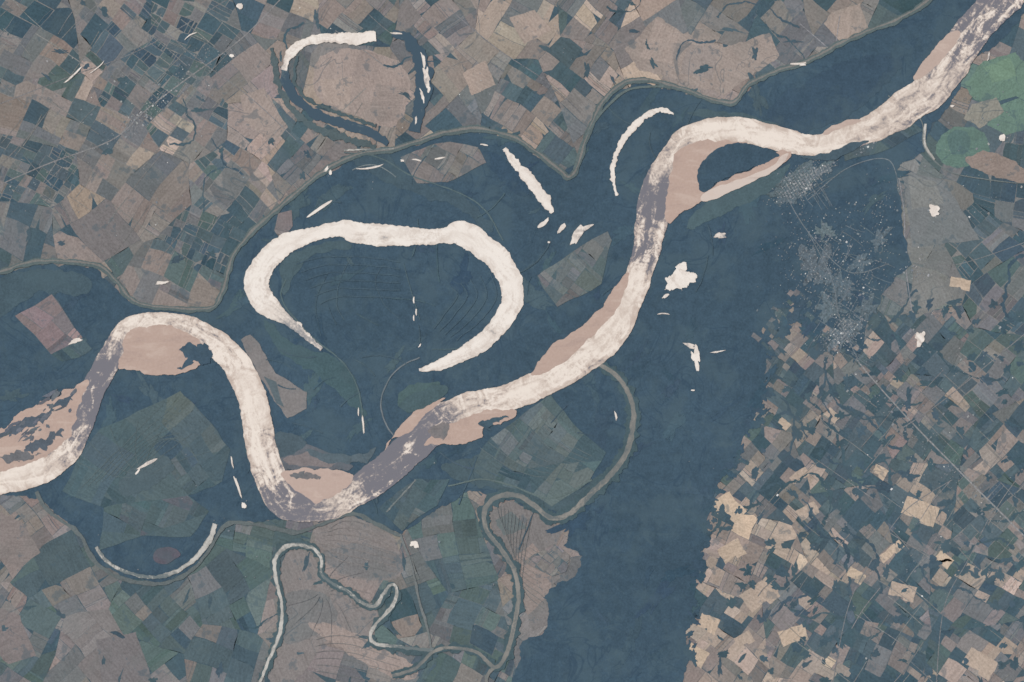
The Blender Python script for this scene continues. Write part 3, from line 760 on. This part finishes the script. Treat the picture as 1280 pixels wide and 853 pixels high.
town(1000,230,17,8,800,-32);town(1030,212,8,4,90,-20);town(1055,415,9,15,420,40,.12,wh=.07);town(1030,330,22,36,430,30);town(1075,360,20,36,260,30)
town(1005,300,18,20,110,30);town(1100,270,13,30,90,20)
town(180,142,30,7,260,-40,.12,zb_=.13);town(250,85,26,18,150,-35,.1,zb_=.13);town(1145,335,12,12,70,20,.15,zb_=.13);town(1085,180,16,4,40,-20,.2,zb_=.32)
town(60,215,60,10,60,-25,.1,zb_=.13);town(1145,425,8,10,30,20,.3,zb_=.13);town(1165,262,8,8,16,20,.5,zb_=.13);town(1220,240,40,20,40,20,.1,zb_=.13)
town(1120,520,70,14,180,42,.08,zb_=.13);town(1220,620,50,12,120,45,.06,zb_=.13);town(1100,640,100,100,240,40,.05,zb_=.13);town(150,150,130,110,180,-35,.1,zb_=.13);town(650,70,120,40,70,-35,.1,zb_=.13);town(1200,170,40,30,40,-35,.1,zb_=.13)
town(1230,450,60,50,100,42,.08,zb_=.13);town(400,740,140,60,50,20,.1,zb_=.42)
tw.build('town',M_roof)
st=MB(); zst=.2685
for k in range(100):
    cx,cy,rx,ry,a0=random.choice([(1000,228,28,16,-30),(1050,400,30,45,32),(1040,330,38,50,30),(1080,330,30,50,20)])
    x=cx+random.uniform(-rx,rx);y=cy+random.uniform(-ry,ry);a=math.radians(a0+random.choice([0,90])+random.uniform(-6,6));l=random.uniform(8,34)
    zst+=.00022
    ribbon(st,[(x,y,.8),(x+l*.5*math.cos(a)+random.uniform(-2,2),y+l*.5*math.sin(a)+random.uniform(-2,2),.7),(x+l*math.cos(a),y+l*math.sin(a),.6)],zst,lin(jit((100,108,111),6)),.3,1,3,.2,seed=k)
for p in [[(1010,290),(1040,350),(1050,400),(1075,455)],[(980,240),(1010,290),(1060,340),(1110,330)],[(1010,250),(1060,210),(1110,200),(1125,240)]]:
    zst+=.0005; ribbon(st,[(*q,1.1) for q in p],zst,lin((106,112,114)),.2,1,3,.1)
st.build('street',M_road)

# ---------------------------------------------------------------- light, sky, camera
el=math.radians(62);az=math.radians(305)
w=bpy.data.worlds.new('World');bpy.context.scene.world=w;w.use_nodes=True
nt=w.node_tree;bg=nt.nodes['Background']
sk=nt.nodes.new('ShaderNodeTexSky');sk.sky_type='NISHITA';sk.sun_disc=False;sk.sun_elevation=el;sk.sun_rotation=az
nt.links.new(sk.outputs[0],bg.inputs[0]);bg.inputs[1].default_value=0.09
sd=bpy.data.lights.new('sun','SUN');sd.energy=3.45;sd.angle=math.radians(.5);sd.color=(1,.98,.945)
so=bpy.data.objects.new('sun',sd);bpy.context.collection.objects.link(so)
d=Vector((math.sin(az)*math.cos(el),math.cos(az)*math.cos(el),math.sin(el)))
so.rotation_euler=d.to_track_quat('Z','Y').to_euler();so.location=(0,0,100)
cd=bpy.data.cameras.new('camera');co=bpy.data.objects.new('camera',cd);bpy.context.collection.objects.link(co)
H=600;co.location=(0,0,H);cd.sensor_width=36;cd.lens=36*H/128.0;cd.clip_start=1;cd.clip_end=5000
cd.dof.use_dof=True;cd.dof.focus_distance=300;cd.dof.aperture_fstop=2.4
bpy.context.scene.camera=co
bpy.context.scene.view_settings.view_transform='Standard'
bpy.context.scene.view_settings.look='None'
bpy.context.scene.view_settings.exposure=0
